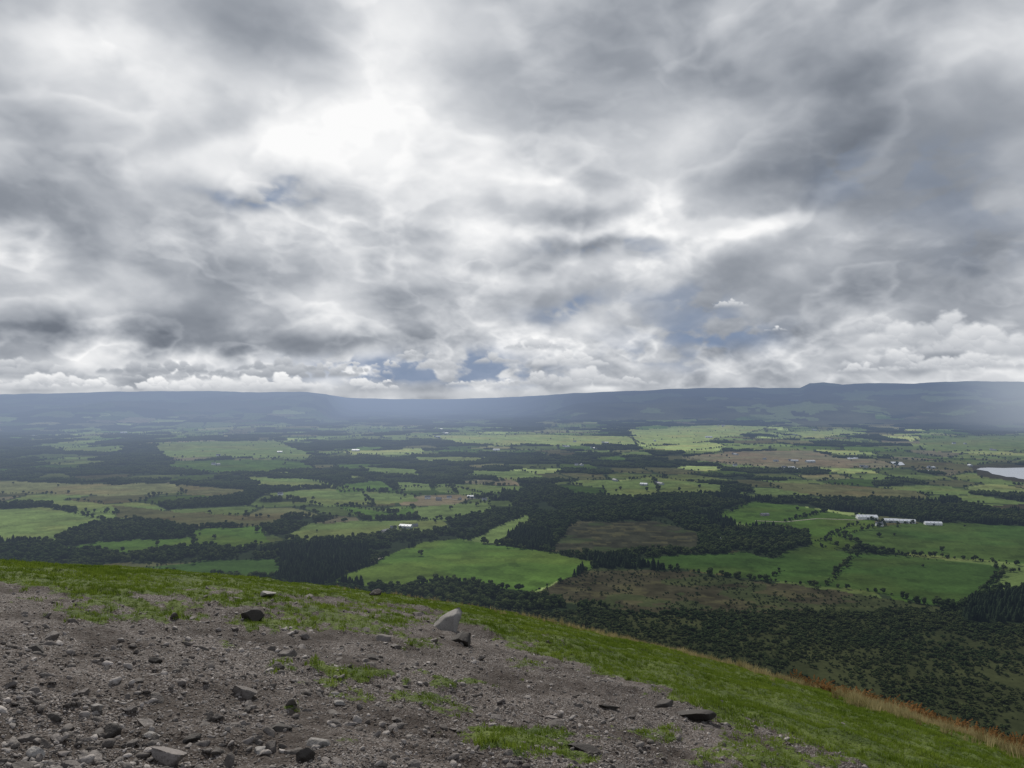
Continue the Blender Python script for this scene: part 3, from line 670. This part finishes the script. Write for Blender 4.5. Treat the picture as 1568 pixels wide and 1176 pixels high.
rn=np.exp(-((px-1535)/55)**2)*sst(70,5,ay)*.5; V=V*(1-rn)+.74*rn
V=np.clip(V,.47,1.0)
rgb=np.stack([V**2.38,V**2.22,V**1.98],-1)*.97
gp=(gap*.85)[:,None]; rgb=rgb*(1-gp)+np.array((.195,.265,.40))*gp
R0=45000.
P=np.stack([np.sin(AZ)*np.cos(EL)*R0,np.cos(AZ)*np.cos(EL)*R0,np.sin(EL)*R0+H],-1)
ms_,t=newmat('cloud_sky'); em=t.n.new('ShaderNodeEmission'); t.put(em.inputs[0],attr(t,'sky').outputs['Color']); finish(ms_,t,em.outputs[0],False); ms_.cycles.emission_sampling='NONE'
sk=mesh_np('sky',P,grid_faces(shp[0],shp[1],False),ms_,True); setcol(sk,'sky',rgb)

SAZ=-16.;SEL=41.
w=bpy.data.worlds.new('World'); scene.world=w; w.use_nodes=True; w.node_tree.nodes.clear(); t=NT(w.node_tree)
sky=t.n.new('ShaderNodeTexSky'); sky.sky_type='NISHITA'; sky.sun_disc=False; sky.sun_elevation=math.radians(SEL); sky.sun_rotation=math.radians(SAZ)
b2=t.n.new('ShaderNodeBackground'); t.put(b2.inputs[0],sky.outputs[0]); b2.inputs[1].default_value=.09
d=t.n.new('ShaderNodeTexCoord').outputs['Generated']
b1=t.n.new('ShaderNodeBackground'); t.put(b1.inputs[0],t.mix(t.mr(t.noise(d,3,2),.35,.65),(.33,.36,.41,1),(.85,.87,.9,1)))
ms=t.n.new('ShaderNodeMixShader'); ms.inputs[0].default_value=.35; t.put(ms.inputs[1],b1.outputs[0]); t.put(ms.inputs[2],b2.outputs[0])
wo=t.n.new('ShaderNodeOutputWorld'); t.put(wo.inputs[0],ms.outputs[0])

sl=bpy.data.lights.new('sun','SUN'); sl.energy=3.2; sl.angle=math.radians(3); sl.color=(1,.95,.86)
so=bpy.data.objects.new('sun',sl); root.objects.link(so)
e_,a_=math.radians(SEL),math.radians(SAZ); dv=Vector((math.sin(a_)*math.cos(e_),math.cos(a_)*math.cos(e_),math.sin(e_)))
so.rotation_euler=dv.to_track_quat('Z','Y').to_euler(); so.location=dv*500+Vector((0,0,300))

cam=bpy.data.cameras.new('camera'); cam.sensor_width=36; cam.lens=36*F/1568; cam.clip_start=.1; cam.clip_end=90000
co=bpy.data.objects.new('camera',cam); root.objects.link(co); co.location=(0,0,H); co.rotation_euler=(math.radians(90)+math.atan(17/F),0,0); scene.camera=co
scene.view_settings.view_transform='Standard'; scene.view_settings.look='None'; scene.view_settings.exposure=0
